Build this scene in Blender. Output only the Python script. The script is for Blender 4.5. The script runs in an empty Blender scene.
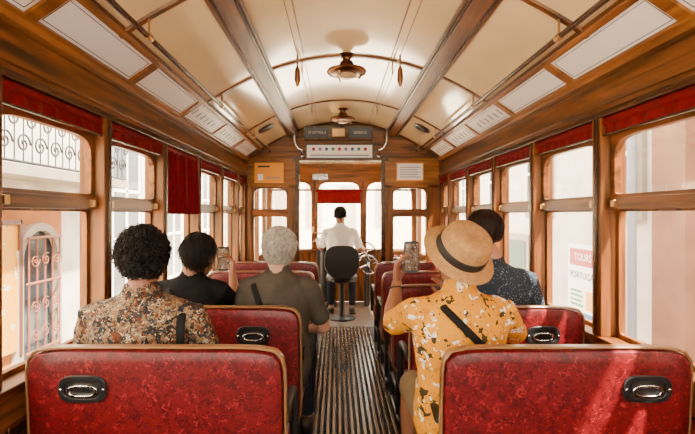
import bpy, bmesh, math, random
from mathutils import Vector, Matrix, noise
random.seed(4)
R=random.random
def U(a,b): return a+(b-a)*R()
V=Vector
CZ=1.30; XL=-1.06; XR=1.20; XC=0.07; YB=5.40; YF=6.95; YR=-0.9
def ceil_z(x): return CZ+1.08-0.354*(x-XC)**2
# ---------------------------------------------------------------- materials
def newmat(name):
    m=bpy.data.materials.new(name); m.use_nodes=True
    nt=m.node_tree; return m,nt,nt.nodes['Principled BSDF']
def mat(name,col,rough=0.5,metal=0.0,coat=0.0,var=0.0,scale=8,emit=0,bump=0.0,spec=0.5):
    m,nt,b=newmat(name)
    b.inputs['Base Color'].default_value=(*col,1); b.inputs['Roughness'].default_value=rough
    b.inputs['Metallic'].default_value=metal; b.inputs['Coat Weight'].default_value=coat
    b.inputs['Coat Roughness'].default_value=0.08; b.inputs['Specular IOR Level'].default_value=spec
    if emit:
        b.inputs['Emission Color'].default_value=(*col,1); b.inputs['Emission Strength'].default_value=emit
    if var>0 or bump>0:
        tc=nt.nodes.new('ShaderNodeTexCoord'); n=nt.nodes.new('ShaderNodeTexNoise')
        n.inputs['Scale'].default_value=scale; n.inputs['Detail'].default_value=5
        nt.links.new(tc.outputs['Object'],n.inputs['Vector'])
        if var>0:
            r=nt.nodes.new('ShaderNodeValToRGB')
            r.color_ramp.elements[0].position=0.3; r.color_ramp.elements[1].position=0.7
            r.color_ramp.elements[0].color=(*[c*(1-var) for c in col],1)
            r.color_ramp.elements[1].color=(*[min(1,c*(1+var*0.5)) for c in col],1)
            nt.links.new(n.outputs['Fac'],r.inputs['Fac']); nt.links.new(r.outputs['Color'],b.inputs['Base Color'])
        if bump>0:
            bp=nt.nodes.new('ShaderNodeBump'); bp.inputs['Strength'].default_value=bump; bp.inputs['Distance'].default_value=0.01
            nt.links.new(n.outputs['Fac'],bp.inputs['Height']); nt.links.new(bp.outputs['Normal'],b.inputs['Normal'])
    return m
def wood(name,axis,c0=(0.024,0.007,0.002),c1=(0.25,0.078,0.015),rough=0.32,spec=0.38):
    m,nt,b=newmat(name)
    tc=nt.nodes.new('ShaderNodeTexCoord'); mp=nt.nodes.new('ShaderNodeMapping')
    s=[14,14,14]; s[axis]=1.2; mp.inputs['Scale'].default_value=s
    n=nt.nodes.new('ShaderNodeTexNoise'); n.inputs['Scale'].default_value=1.6; n.inputs['Detail'].default_value=8; n.inputs['Distortion'].default_value=0.6
    r=nt.nodes.new('ShaderNodeValToRGB'); r.color_ramp.elements[0].position=0.30; r.color_ramp.elements[1].position=0.72
    r.color_ramp.elements[0].color=(*c0,1); r.color_ramp.elements[1].color=(*c1,1)
    nt.links.new(tc.outputs['Object'],mp.inputs['Vector']); nt.links.new(mp.outputs['Vector'],n.inputs['Vector'])
    nt.links.new(n.outputs['Fac'],r.inputs['Fac']); nt.links.new(r.outputs['Color'],b.inputs['Base Color'])
    b.inputs['Roughness'].default_value=rough; b.inputs['Specular IOR Level'].default_value=spec
    b.inputs['Specular Tint'].default_value=(1,0.8,0.55,1)
    bp=nt.nodes.new('ShaderNodeBump'); bp.inputs['Strength'].default_value=0.12; bp.inputs['Distance'].default_value=0.004
    nt.links.new(n.outputs['Fac'],bp.inputs['Height']); nt.links.new(bp.outputs['Normal'],b.inputs['Normal'])
    return m
WX=wood('wood_x',0); WY=wood('wood_y',1); WZ=wood('wood_z',2)
WD=wood('wood_dark',1,(0.012,0.0035,0.0015),(0.075,0.020,0.0045),0.25,0.4)
WL=wood('wood_light',1,(0.12,0.036,0.006),(0.40,0.15,0.028),0.32)
def pattern(name,base,layers,rough=0.6,distort=0.3,spec=0.3):
    m,nt,b=newmat(name); L=nt.links.new
    tc=nt.nodes.new('ShaderNodeTexCoord')
    cur=None
    for (sc,th,col,kind,seed) in layers:
        mp=nt.nodes.new('ShaderNodeMapping'); mp.inputs['Location'].default_value=(seed,seed*1.7,seed*0.3)
        L(tc.outputs['Object'],mp.inputs['Vector'])
        nz=nt.nodes.new('ShaderNodeTexNoise'); nz.inputs['Scale'].default_value=sc*1.5
        L(mp.outputs['Vector'],nz.inputs['Vector'])
        ad=nt.nodes.new('ShaderNodeMixRGB'); ad.blend_type='ADD'; ad.inputs[0].default_value=distort/ sc*4
        L(mp.outputs['Vector'],ad.inputs[1]); L(nz.outputs['Color'],ad.inputs[2])
        if kind=='v':
            t=nt.nodes.new('ShaderNodeTexVoronoi'); t.inputs['Scale'].default_value=sc; out=t.outputs['Distance']
        else:
            t=nt.nodes.new('ShaderNodeTexNoise'); t.inputs['Scale'].default_value=sc; t.inputs['Detail'].default_value=3; out=t.outputs['Fac']
        L(ad.outputs[0],t.inputs['Vector'])
        ma=nt.nodes.new('ShaderNodeMath'); ma.operation='LESS_THAN'; ma.inputs[1].default_value=th
        L(out,ma.inputs[0])
        mx=nt.nodes.new('ShaderNodeMixRGB'); L(ma.outputs[0],mx.inputs[0])
        if cur is None: mx.inputs[1].default_value=(*base,1)
        else: L(cur,mx.inputs[1])
        mx.inputs[2].default_value=(*col,1); cur=mx.outputs[0]
    L(cur,b.inputs['Base Color']); b.inputs['Roughness'].default_value=rough; b.inputs['Specular IOR Level'].default_value=spec
    return m
RED=pattern('red_damask_vinyl',(0.125,0.0022,0.005),[(30,0.47,(0.058,0.0008,0.002),'n',3),(60,0.43,(0.085,0.0014,0.003),'n',9),(44,0.385,(0.24,0.010,0.016),'n',14)],0.42,distort=0.8,spec=0.4)
CLOTH_RED=mat('red_blind_cloth',(0.16,0.002,0.003),0.85,var=0.3,scale=30,spec=0.15)
CREAM=mat('cream_gloss_paint',(0.86,0.65,0.35),0.13,coat=0.7,var=0.10,scale=2)
WHITE=mat('advert_white',(0.95,0.94,0.90),0.35)
BLACK=mat('black_paint',(0.010,0.010,0.011),0.35)
RUB=mat('black_leather',(0.014,0.012,0.012),0.45,bump=0.1,scale=60,spec=0.3)
BRASS=mat('brass',(0.45,0.26,0.09),0.3,metal=1.0)
COPPER=mat('aged_copper',(0.20,0.08,0.03),0.3,metal=1.0)
CHROME=mat('chrome',(0.6,0.6,0.6),0.18,metal=1.0)
IRON=mat('wrought_iron',(0.03,0.03,0.035),0.5,metal=0.5)
TRIMTAN=mat('tan_edge_trim',(0.24,0.11,0.04),0.35,coat=0.4)
SLAT=wood('worn_slat',1,(0.07,0.040,0.024),(0.26,0.16,0.095),0.24,0.6)
FLOORD=mat('dark_lino',(0.010,0.007,0.005),0.6,var=0.4,scale=12,spec=0.2)
CABF=mat('cab_floor',(0.12,0.08,0.055),0.4,var=0.3,scale=10)
LAMPG=mat('lamp_glass',(0.45,0.30,0.16),0.25,coat=0.5)
ORANGE=mat('orange_notice',(0.90,0.36,0.002),0.5)
RSIGN=mat('sign_red',(0.45,0.02,0.02),0.5)
GREY=mat('grey_print',(0.25,0.25,0.27),0.6)
BLUEP=mat('blue_print',(0.05,0.15,0.4),0.6)
GREENP=mat('green_print',(0.05,0.3,0.12),0.6)
PH=mat('phone_body',(0.015,0.015,0.018),0.25)
SCR=pattern('phone_screen',(0.16,0.12,0.09),[(40,0.45,(0.05,0.03,0.02),'n',2),(60,0.4,(0.4,0.36,0.3),'n',5)],0.15)
def glassmat():
    m=bpy.data.materials.new('window_glass'); m.use_nodes=True; nt=m.node_tree
    nt.nodes.clear(); o=nt.nodes.new('ShaderNodeOutputMaterial'); t=nt.nodes.new('ShaderNodeBsdfTransparent'); g=nt.nodes.new('ShaderNodeBsdfGlossy')
    g.inputs['Roughness'].default_value=0.03; t.inputs['Color'].default_value=(0.97,0.98,0.97,1)
    x=nt.nodes.new('ShaderNodeMixShader'); x.inputs[0].default_value=0.06
    nt.links.new(t.outputs[0],x.inputs[1]); nt.links.new(g.outputs[0],x.inputs[2]); nt.links.new(x.outputs[0],o.inputs[0]); return m
GLASS=glassmat()
# ---------------------------------------------------------------- builder
class B:
    def __init__(s): s.bm=bmesh.new(); s.mats=[]; s.M=Matrix.Identity(4)
    def mi(s,m):
        if m not in s.mats: s.mats.append(m)
        return s.mats.index(m)
    def v(s,p): return s.bm.verts.new(s.M@V(p))
    def f(s,vs,i):
        try:
            f=s.bm.faces.new(vs); f.material_index=i; f.smooth=True
        except ValueError: pass
    def box(s,x0,x1,y0,y1,z0,z1,m):
        i=s.mi(m); c=[s.v((x,y,z)) for x in(x0,x1) for y in(y0,y1) for z in(z0,z1)]
        for q in((0,1,3,2),(4,6,7,5),(0,4,5,1),(2,3,7,6),(0,2,6,4),(1,5,7,3)): s.f([c[k] for k in q],i)
    def tube(s,pts,rad,m,seg=12,ref=None,cap=True):
        i=s.mi(m); pts=[V(p) for p in pts]
        rad=[(r,r) if not isinstance(r,(tuple,list)) else tuple(r) for r in (rad if isinstance(rad,list) else [rad]*len(pts))]
        if cap:
            t0=(pts[0]-pts[1]).normalized(); t1=(pts[-1]-pts[-2]).normalized()
            p0,r0,p1,r1=pts[0],rad[0],pts[-1],rad[-1]; m0=min(r0);m1=min(r1)
            A=[math.radians(a) for a in(30,58,80)]
            for a in A:
                pts.insert(0,p0+t0*m0*math.sin(a)); rad.insert(0,(r0[0]*math.cos(a),r0[1]*math.cos(a)))
                pts.append(p1+t1*m1*math.sin(a)); rad.append((r1[0]*math.cos(a),r1[1]*math.cos(a)))
        rings=[]; n=len(pts); sd=None
        for k in range(n):
            t=(pts[min(k+1,n-1)]-pts[max(k-1,0)]).normalized()
            rf=V(ref) if ref is not None else (sd if sd is not None else (V((1,0,0)) if abs(t.x)<0.8 else V((0,0,1))))
            sdn=rf-t*rf.dot(t)
            if sdn.length<1e-4: sdn=t.orthogonal()
            sd=sdn.normalized(); u=t.cross(sd)
            rings.append([s.v(pts[k]+sd*rad[k][0]*math.cos(2*math.pi*j/seg)+u*rad[k][1]*math.sin(2*math.pi*j/seg)) for j in range(seg)])
        for a,b in zip(rings,rings[1:]):
            for j in range(seg): s.f([a[j],a[(j+1)%seg],b[(j+1)%seg],b[j]],i)
        s.f(rings[0][::-1],i); s.f(rings[-1],i)
    def lathe(s,prof,c,m,seg=32):
        i=s.mi(m); c=V(c); rings=[[s.v(c+V((r*math.cos(2*math.pi*j/seg),r*math.sin(2*math.pi*j/seg),z))) for j in range(seg)] for r,z in prof]
        for a,b in zip(rings,rings[1:]):
            for j in range(seg): s.f([a[j],a[(j+1)%seg],b[(j+1)%seg],b[j]],i)
        s.f(rings[0][::-1],i); s.f(rings[-1],i)
    def ball(s,c,r,m,rot=None,seg=16):
        i=s.mi(m); c=V(c); r=(r,r,r) if not isinstance(r,(tuple,list)) else r
        n=seg//2; rings=[]
        for k in range(1,n):
            a=math.pi*k/n
            row=[]
            for j in range(seg):
                p=V((r[0]*math.sin(a)*math.cos(2*math.pi*j/seg),r[1]*math.sin(a)*math.sin(2*math.pi*j/seg),r[2]*math.cos(a)))
                if rot: p=rot@p
                row.append(s.v(c+p))
            rings.append(row)
        pt=V((0,0,r[2])); pb=-pt
        if rot: pt=rot@pt; pb=rot@pb
        t=s.v(c+pt); b=s.v(c+pb)
        for j in range(seg): s.f([t,rings[0][j],rings[0][(j+1)%seg]],i); s.f([b,rings[-1][(j+1)%seg],rings[-1][j]],i)
        for a,q in zip(rings,rings[1:]):
            for j in range(seg): s.f([a[j],q[j],q[(j+1)%seg],a[(j+1)%seg]],i)
    def prism(s,poly,ext,m):
        i=s.mi(m); a=[s.v(p) for p in poly]; e=V(ext); b=[s.v(V(p)+e) for p in poly]; n=len(a)
        s.f(a,i); s.f(b[::-1],i)
        for j in range(n): s.f([a[j],b[j],b[(j+1)%n],a[(j+1)%n]],i)
    def ring(s,inn,out,ext,m):
        i=s.mi(m); e=V(ext); n=len(inn)
        A=[s.v(p) for p in inn];Bo=[s.v(p) for p in out];C=[s.v(V(p)+e) for p in inn];D=[s.v(V(p)+e) for p in out]
        for j in range(n):
            k=(j+1)%n
            s.f([A[j],A[k],Bo[k],Bo[j]],i); s.f([C[j],D[j],D[k],C[k]],i); s.f([A[j],C[j],C[k],A[k]],i); s.f([Bo[j],Bo[k],D[k],D[j]],i)
    def done(s,name,parent=None,bevel=0,remesh=0,smooth=3,sharp=35,sub=0,recalc=True):
        if recalc: bmesh.ops.recalc_face_normals(s.bm,faces=s.bm.faces)
        me=bpy.data.meshes.new(name); s.bm.to_mesh(me); s.bm.free()
        for m in s.mats: me.materials.append(m)
        o=bpy.data.objects.new(name,me); bpy.context.collection.objects.link(o)
        if bevel:
            b=o.modifiers.new('bevel','BEVEL'); b.width=bevel; b.segments=2; b.limit_method='ANGLE'; b.angle_limit=math.radians(50)
        if remesh:
            r=o.modifiers.new('fuse','REMESH'); r.mode='VOXEL'; r.voxel_size=remesh; r.use_smooth_shade=True
            if smooth:
                q=o.modifiers.new('soft','SMOOTH'); q.iterations=smooth; q.factor=0.5
        else: me.set_sharp_from_angle(angle=math.radians(sharp))
        if parent: o.parent=parent
        return o
def empty(name,loc=(0,0,0)):
    o=bpy.data.objects.new(name,None); o.empty_display_size=0.1; bpy.context.collection.objects.link(o); return o
def rr_angles(a,b,n=48):
    s=set(round(2*math.pi*k/n,6) for k in range(n)); c=math.atan2(b,a)
    for q in(c,math.pi-c,math.pi+c,2*math.pi-c): s.add(round(q,6))
    return sorted(s)
def sup(th,a,b,n):
    c,s_=abs(math.cos(th)),abs(math.sin(th)); return 1/((c/a)**n+(s_/b)**n)**(1/n)
def rrp(th,a,b,nt,nb):
    r=sup(th,a,b,nt if math.sin(th)>0 else nb); return r*math.cos(th),r*math.sin(th)
# ---------------------------------------------------------------- floor
b=B(); b.box(XL-0.05,XR+0.05,YR,YB,-0.06,0.0,FLOORD); b.box(XL-0.05,XR+0.05,YB,YF,-0.06,0.0,CABF); b.done('floor')
b=B(); n=15; x0,x1=-0.185,0.375; w=(x1-x0)/n
for k in range(n):
    b.box(x0+k*w+0.006,x0+(k+1)*w-0.010,YR,YB-0.1,0.0,0.018,SLAT)
b.done('floor_slats',bevel=0.003)
# ---------------------------------------------------------------- walls
posts=[-0.70,0.0,0.70,1.40,2.10,2.80,3.50,4.20,4.90]
posts_all=posts+[YB]
for side,X,sg in(('left',XL,-1),('right',XR,1)):
    b=B(); xi,xo=X,X+sg*0.09
    lo,hi=min(xi,xo),max(xi,xo)
    b.box(lo,hi,YR,YB,0.0,0.72,WY)
    for y in posts_all[:-1]: 
        b.box(min(X,X-sg*0.012),max(X,X-sg*0.012),y+0.08,y+0.62,0.12,0.62,WD)
    b.box(min(X-sg*0.035,xo),max(X-sg*0.035,xo),YR,YB,0.72,0.755,WY)
    b.box(lo,hi,YR,YB,1.735,1.95,WY)
    b.box(min(X,X-sg*0.022),max(X,X-sg*0.022),YR,YB,1.735,1.765,WD)
    b.box(min(X,X-sg*0.012),max(X,X-sg*0.012),YR,YB,1.79,1.90,WY)
    b.box(min(X,X-sg*0.035),max(X,X-sg*0.035),YR,YB,1.915,1.945,WL)
    for y in posts:
        b.box(min(X-sg*0.025,xo),max(X-sg*0.025,xo),y-0.035,y+0.035,0.755,1.735,WZ)
        b.box(min(X-sg*0.032,X),max(X-sg*0.032,X),y-0.012,y+0.012,0.755,1.735,WD)
    b.box(min(X-sg*0.0,xo),max(X,xo),YB-0.06,YB,0.755,1.735,WZ)
    b.box(min(X-sg*0.0,xo),max(X,xo),YR,YR+0.05,0.755,1.735,WZ)
    b.done('wall_'+side,bevel=0.004)
    b=B()
    b.box(min(X-sg*0.03,X-sg*0.01),max(X-sg*0.03,X-sg*0.01),YR,YB,0.0,0.10,WD); b.done('baseboard_'+side,bevel=0.004)
b=B(); b.box(XL,XR,YR-0.06,YR,0,1.0,WX); b.box(XL,XR,YR-0.06,YR,1.80,2.1,WX); b.box(XL+0.15,XR-0.15,YR-0.06,YR,2.1,2.3,WX)  # unseen wall behind the camera, added to cut flat sky light from the rear
for x in(XL,-0.42,0.50,XR-0.07): b.box(x,x+0.07,YR-0.06,YR,1.0,1.80,WZ)
b.done('wall_rear_light_block',bevel=0.004)
wn=0
for side,X,sg in(('left',XL,-1),('right',XR,1)):
    for ya,yb in zip([-0.70,0.0,0.70,1.40,2.10,2.80,3.50,4.20,4.90],[0.0,0.70,1.40,2.10,2.80,3.50,4.20,4.90,5.34]):
        wn+=1; W=empty('window_%d'%wn); b=B(); y0=ya+0.035; y1=yb-(0.035 if yb<5.3 else 0); cy=(y0+y1)/2; hw=(y1-y0)/2
        def frame(zc,hz,fw,nt_,nb_,xoff,th,m=WY):
            ang=rr_angles(hw,hz)
            out=[];inn=[]
            for t in ang:
                r=min(hw/max(1e-6,abs(math.cos(t))),hz/max(1e-6,abs(math.sin(t))))
                out.append((X+sg*xoff,cy+r*math.cos(t),zc+r*math.sin(t)))
                p=rrp(t,hw-fw,hz-fw,nt_,nb_); inn.append((X+sg*xoff,cy+p[0],zc+p[1]))
            b.ring(inn,out,(sg*th,0,0),m)
        frame(1.515,0.15,0.026,5,40,0.022,0.03)
        frame(1.045,0.29,0.020,40,40,0.045,0.025,WZ)
        b.box(min(X+sg*0.01,X+sg*0.06),max(X+sg*0.01,X+sg*0.06),y0,y1,1.325,1.375,WY)
        b.box(min(X+sg*0.036,X+sg*0.039),max(X+sg*0.036,X+sg*0.039),y0+0.02,y1-0.02,1.38,1.65,GLASS)
        for yy in(y0+0.05,y1-0.05): b.box(min(X-sg*0.004,X+sg*0.012),max(X-sg*0.004,X+sg*0.012),yy-0.012,yy+0.012,1.335,1.365,BRASS)
        b.done('sash',bevel=0.003,parent=W)
        b=B(); xx=X+sg*0.012
        b.tube([(xx-sg*0.008,y0,1.715),(xx-sg*0.008,y1,1.715)],0.022,CLOTH_RED,12,cap=False)
        zb=1.655
        if side=='left' and abs(ya-2.80)<0.01: zb=1.31
        n=60; i=b.mi(CLOTH_RED); rows_=[]
        for k in range(n+1):
            yy=y0+(y1-y0)*k/n; am=0.004 if zb>1.5 else 0.016
            dx=am*math.sin(k*0.75)+am*0.4*math.sin(k*1.9)
            rows_.append([b.v((xx-sg*0.02+dx*0.4,yy,1.72)),b.v((xx-sg*0.02+dx,yy,(1.72+zb)/2)),b.v((xx-sg*0.022+dx*1.2,yy,zb))])
        for a,c in zip(rows_,rows_[1:]):
            for q in(0,1): b.f([a[q],c[q],c[q+1],a[q+1]],i)
        b.tube([(xx-sg*0.022,y0,zb),(xx-sg*0.022,y1,zb)],0.006,WD,8,cap=False)
        b.done('roller_blind',parent=W)
# ---------------------------------------------------------------- ceiling
b=B(); N=28; xa,xb=-0.90,1.04; i=b.mi(CREAM)
xs=[xa+(xb-xa)*k/N for k in range(N+1)]
for sy in((YR,YB),):
    lo0=[b.v((x,sy[0],ceil_z(x))) for x in xs]; lo1=[b.v((x,sy[1],ceil_z(x))) for x in xs]
    up0=[b.v((x,sy[0],ceil_z(x)+0.04)) for x in xs]; up1=[b.v((x,sy[1],ceil_z(x)+0.04)) for x in xs]
    for k in range(N):
        b.f([lo0[k],lo0[k+1],lo1[k+1],lo1[k]],i); b.f([up0[k],up1[k],up1[k+1],up0[k+1]],i)
    for k in (0,N): b.f([lo0[k],lo1[k],up1[k],up0[k]],i)
    for k in range(N): b.f([lo0[k],up0[k],up0[k+1],lo0[k+1]],i); b.f([lo1[k],lo1[k+1],up1[k+1],up1[k]],i)
b.done('ceiling')
tn=0
def trim(b,bev=0.004):
    global tn; tn+=1; return b.done('trim_%d'%tn,bevel=bev)
for xb_ in(-0.505,0.645):
    b=B(); z=ceil_z(xb_); sl=-2*0.354*(xb_-XC)
    a=math.atan(sl); c,s_=math.cos(a),math.sin(a)
    def rot(u,w): return (xb_+u*c-w*s_, z-0.004+u*s_+w*c)
    for (u0,u1,w0,w1,m) in((-0.055,0.055,-0.035,0.0,WD),(-0.04,0.04,-0.042,-0.035,WY),(-0.075,-0.055,-0.014,0,WY),(0.055,0.075,-0.014,0,WY)):
        q=[rot(u0,w0),rot(u1,w0),rot(u1,w1),rot(u0,w1)]
        b.prism([(p[0],YR,p[1]) for p in q],(0,YB-YR,0),m)
    trim(b)
for yr in(0.7,1.92,3.13,4.34,5.36):
    b=B(); N2=30; w=0.02
    prev=None;i=b.mi(WX)
    for k in range(N2+1):
        x=xa+(xb-xa)*k/N2; z=ceil_z(x)
        cur=[b.v((x,yr-w,z+0.002)),b.v((x,yr-w*0.7,z-0.012)),b.v((x,yr+w*0.7,z-0.012)),b.v((x,yr+w,z+0.002))]
        if prev:
            for q in range(4): b.f([prev[q],cur[q],cur[(q+1)%4],prev[(q+1)%4]],i)
        prev=cur
    trim(b,0)
for xs_ in(-0.22,0.36):
    b=B(); b.box(xs_-0.004,xs_+0.004,YR,YB,ceil_z(xs_)-0.004,ceil_z(xs_)+0.002,TRIMTAN); trim(b,0)
for side,sg,xlow,xhigh in(('left',-1,-1.035,-0.88),('right',1,1.175,1.02)):
    p0=V((xlow,0,CZ+0.650)); p1=V((xhigh,0,CZ+0.755)); v=(p1-p0); L=v.length; v.normalize()
    nrm=V((0,1,0)).cross(v).normalized()
    if nrm.z>0: nrm=-nrm
    M=Matrix(((v.x,0,nrm.x,p0.x),(0,1,0,0),(v.z,0,nrm.z,p0.z),(0,0,0,1)))
    b=B(); b.M=M
    b.box(-0.02,L+0.02,YR,YB,-0.025,0,WY)
    b.box(L-0.022,L+0.008,YR,YB,0,0.016,WL); b.box(-0.01,0.02,YR,YB,0,0.014,WL)
    trim(b)
    ds=[-0.72,0.03,0.78,1.53,2.28,3.03,3.78,4.50,5.20]
    for ya,yb in zip(ds,ds[1:]):
        b=B(); b.M=M
        b.box(0.022,L-0.024,ya+0.03,yb-0.03,0.0,0.004,WHITE)
        u0,u1,y0,y1=0.034,L-0.036,ya+0.045,yb-0.045; t=0.0026
        z0,z1=0.0042,0.0052
        b.box(u0,u1,y0,y0+t,z0,z1,BLACK);b.box(u0,u1,y1-t,y1,z0,z1,BLACK);b.box(u0,u0+t,y0,y1,z0,z1,BLACK);b.box(u1-t,u1,y0,y1,z0,z1,BLACK)
        if yb>3.5:
            for k in range(6):
                yy=ya+0.09+k*0.09; b.box(u0+0.03,u1-0.03-0.01*(k%2),yy,yy+0.018,z0,z1,GREY)
        b.box(0.012,L-0.01,ya-0.028,ya+0.028,0,0.014,WL)
        b.done('advert_panel',bevel=0)
b=B(); b.box(XL-0.12,xa+0.02,YR,YF,ceil_z(xa)+0.03,ceil_z(xa)+0.06,WD); b.box(xb-0.02,XR+0.12,YR,YF,ceil_z(xb)+0.03,ceil_z(xb)+0.06,WD)
b.box(XL-0.12,XL-0.09,YR,YF,1.9,ceil_z(xa)+0.05,WD); b.box(XR+0.09,XR+0.12,YR,YF,1.9,ceil_z(xa)+0.05,WD); b.done('roof_eaves')
for x in(-0.78,0.92):
    b=B(); z=CZ+0.738
    b.tube([(x,YR,z),(x,YB-0.02,z)],0.012,WD,12)
    for y in(1.92,3.13,4.34,5.2):
        b.tube([(x,y,z),(x,y,ceil_z(x)+0.0)],0.005,BRASS,8,cap=False); b.tube([(x,y-0.012,z),(x,y+0.012,z)],0.017,BRASS,12)
    b.done('ceiling_handrail')
for x in(-0.235,0.375):
    b=B(); z0=CZ+0.95
    b.tube([(x,YR,z0),(x,2.5,z0-0.004),(x,5.2,z0)],0.0028,TRIMTAN,6)
    for y in(0.7,1.92,3.13,4.34): b.tube([(x,y,z0),(x,y,ceil_z(x))],0.005,BRASS,8,cap=False)
    y=2.75
    b.tube([(x,y,z0),(x,y,z0-0.07)],0.006,TRIMTAN,8)
    b.tube([(x,y,z0-0.07),(x,y,z0-0.09),(x,y,z0-0.15),(x,y,z0-0.18)],[0.008,0.016,0.018,0.009],COPPER,12)
    b.done('bell_cord')
for (x,y,s) in((0.065,3.13,1.0),(0.06,4.72,0.95)):
    b=B(); zt=ceil_z(x)+0.012; 
    pr=[(0.0,0.0),(0.062,0.0),(0.065,-0.012),(0.05,-0.022),(0.030,-0.030),(0.028,-0.048),(0.045,-0.060),(0.05,-0.08),(0.085,-0.098),(0.128,-0.112),(0.135,-0.124),(0.128,-0.136),(0.095,-0.142),(0.07,-0.146)]
    b.lathe([(r*s,z*s) for r,z in pr],(x,y,zt),COPPER,36)
    b.lathe([(0.066*s,-0.144*s),(0.064*s,-0.154*s),(0.045*s,-0.165*s),(0.01*s,-0.170*s)],(x,y,zt),LAMPG,24)
    for a in range(3):
        t=a*2.09; b.tube([(x+0.10*s*math.cos(t),y+0.10*s*math.sin(t),zt-0.14*s),(x+0.085*s*math.cos(t),y+0.085*s*math.sin(t),zt-0.17*s)],0.006,BRASS,8)
    b.done('ceiling_lamp',sharp=50)
for x in(-0.70,0.84):
    b=B(); z=ceil_z(x); b.M=Matrix.Translation((x,4.6,z-0.008))@Matrix.Rotation(math.atan(2*0.354*(x-XC)),4,'Y')
    b.lathe([(0.0,0.0),(0.085,0.0),(0.09,-0.006),(0.07,-0.014),(0.0,-0.012)],(0,0,0),BLACK,28); b.done('ceiling_vent')
# ---------------------------------------------------------------- bulkhead
def bx(px): return (px-337)/85.7
def bz(py): return CZ+(215-py)/85.7
b=B(); y0,y1=YB,YB+0.06
def arch(zb,xA,xB,y0,y1,m,nseg=24,top=lambda x:ceil_z(x)+0.03):
    i=b.mi(m); prev=None
    for k in range(nseg+1):
        x=xA+(xB-xA)*k/nseg; cur=[b.v((x,y0,zb)),b.v((x,y1,zb)),b.v((x,y1,top(x))),b.v((x,y0,top(x)))]
        if prev:
            for q in range(4): b.f([prev[q],cur[q],cur[(q+1)%4],prev[(q+1)%4]],i)
        else: b.f(cur,i)
        prev=cur
    b.f(prev,i)
WLX=wood('wood_light_x',0,(0.14,0.042,0.008),(0.44,0.17,0.03),0.3)
arch(1.96,XL-0.08,XR+0.08,y0,y1,WX,30,lambda x:min(ceil_z(x)+0.03,2.4))
for (a,c) in((XL-0.02,-0.45),(0.53,XR+0.02)):
    b.box(a,c,y0,y1,0,0.72,WZ); b.box(a,c,y0,y1,1.63,1.97,WLX)
    b.box(a+0.12,c-0.12,y0-0.012,y0,0.15,0.6,WD)
for (a,c) in((XL-0.02,-0.99),(-0.57,-0.45),(0.53,0.64),(1.06,XR+0.02)): b.box(a,c,y0,y1,0.7,1.65,WZ)
for (a,c) in((-0.99,-0.57),(0.64,1.06)): b.box(a,c,y0+0.01,y1-0.01,1.30,1.35,WX); b.box(a,c,y0-0.02,y1,0.70,0.74,WX)
for a in(-0.475,0.525): b.box(a-0.01,a+0.035,y0-0.02,y1+0.01,0,1.98,WD)
b.box(-0.52,0.60,y0-0.025,y0,1.93,1.97,WD)
b.done('wall_front',bevel=0.004)
for (a,c) in((-0.99,-0.57),(0.64,1.06)):
    wn+=1; b=B(); cx=(a+c)/2; hw=(c-a)/2
    for (zc,hz,nt_,nb_) in((1.49,0.14,4,40),(1.02,0.28,40,40)):
        out=[];inn=[]
        for t in rr_angles(hw,hz):
            r=min(hw/max(1e-6,abs(math.cos(t))),hz/max(1e-6,abs(math.sin(t))))
            out.append((cx+r*math.cos(t),y0+0.01,zc+r*math.sin(t))); p=rrp(t,hw-0.02,hz-0.02,nt_,nb_); inn.append((cx+p[0],y0+0.01,zc+p[1]))
        b.ring(inn,out,(0,0.03,0),WX)
    b.box(a+0.02,c-0.02,y0+0.024,y0+0.027,0.76,1.61,GLASS)
    b.done('window_%d'%wn,bevel=0.003)
def text(s,loc,size,m,parent,rot=(math.radians(90),0,0),name='lettering',align='CENTER'):
    c=bpy.data.curves.new(name,'FONT'); c.body=s; c.size=size; c.align_x=align; c.align_y='CENTER'; c.extrude=0.0006
    o=bpy.data.objects.new(name,c); o.location=loc; o.rotation_euler=rot; c.materials.append(m); bpy.context.collection.objects.link(o); o.parent=parent; return o
for nm,pa,pb,za,zb_,m,bd in(('header_sign',306,373,144.5,159,WHITE,BLACK),('orange_notice',255,284,163,183,ORANGE,ORANGE),('route_notice',396,423,163,181,WHITE,ORANGE)):
    e=empty(nm); b=B(); X0,X1,Z1,Z0=bx(pa),bx(pb),bz(za),bz(zb_)
    b.box(X0,X1,YB-0.034,YB-0.001,Z0,Z1,bd); b.box(X0+0.012,X1-0.012,YB-0.038,YB-0.034,Z0+0.012,Z1-0.012,m)
    if nm=='header_sign':
        for k in range(9):
            x=X0+0.09+k*0.075
            b.ball((x,YB-0.038,(Z0+Z1)/2+0.025),(0.020,0.003,0.020),[RSIGN,GREY,BLUEP,GREENP][k%4])
        b.box(X0+0.05,X1-0.05,YB-0.0395,YB-0.038,Z0+0.03,Z0+0.045,GREY)
    elif nm=='orange_notice':
        b.box(X0+0.04,X1-0.16,YB-0.0395,YB-0.038,Z1-0.055,Z1-0.035,BLACK); b.box(X0+0.04,X0+0.10,YB-0.0395,YB-0.038,Z0+0.03,Z0+0.10,WHITE); b.box(X0+0.14,X1-0.04,YB-0.0395,YB-0.038,Z0+0.05,Z0+0.065,GREY)
    else:
        for k in range(5): b.box(X0+0.04,X1-0.04-0.03*(k%2),YB-0.0395,YB-0.038,Z0+0.04+k*0.028,Z0+0.048+k*0.028,GREY)
    b.done('board',parent=e)
e=empty('destination_box'); b=B(); X0,X1,Z1,Z0=bx(305),bx(372),bz(128),bz(141)
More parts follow.
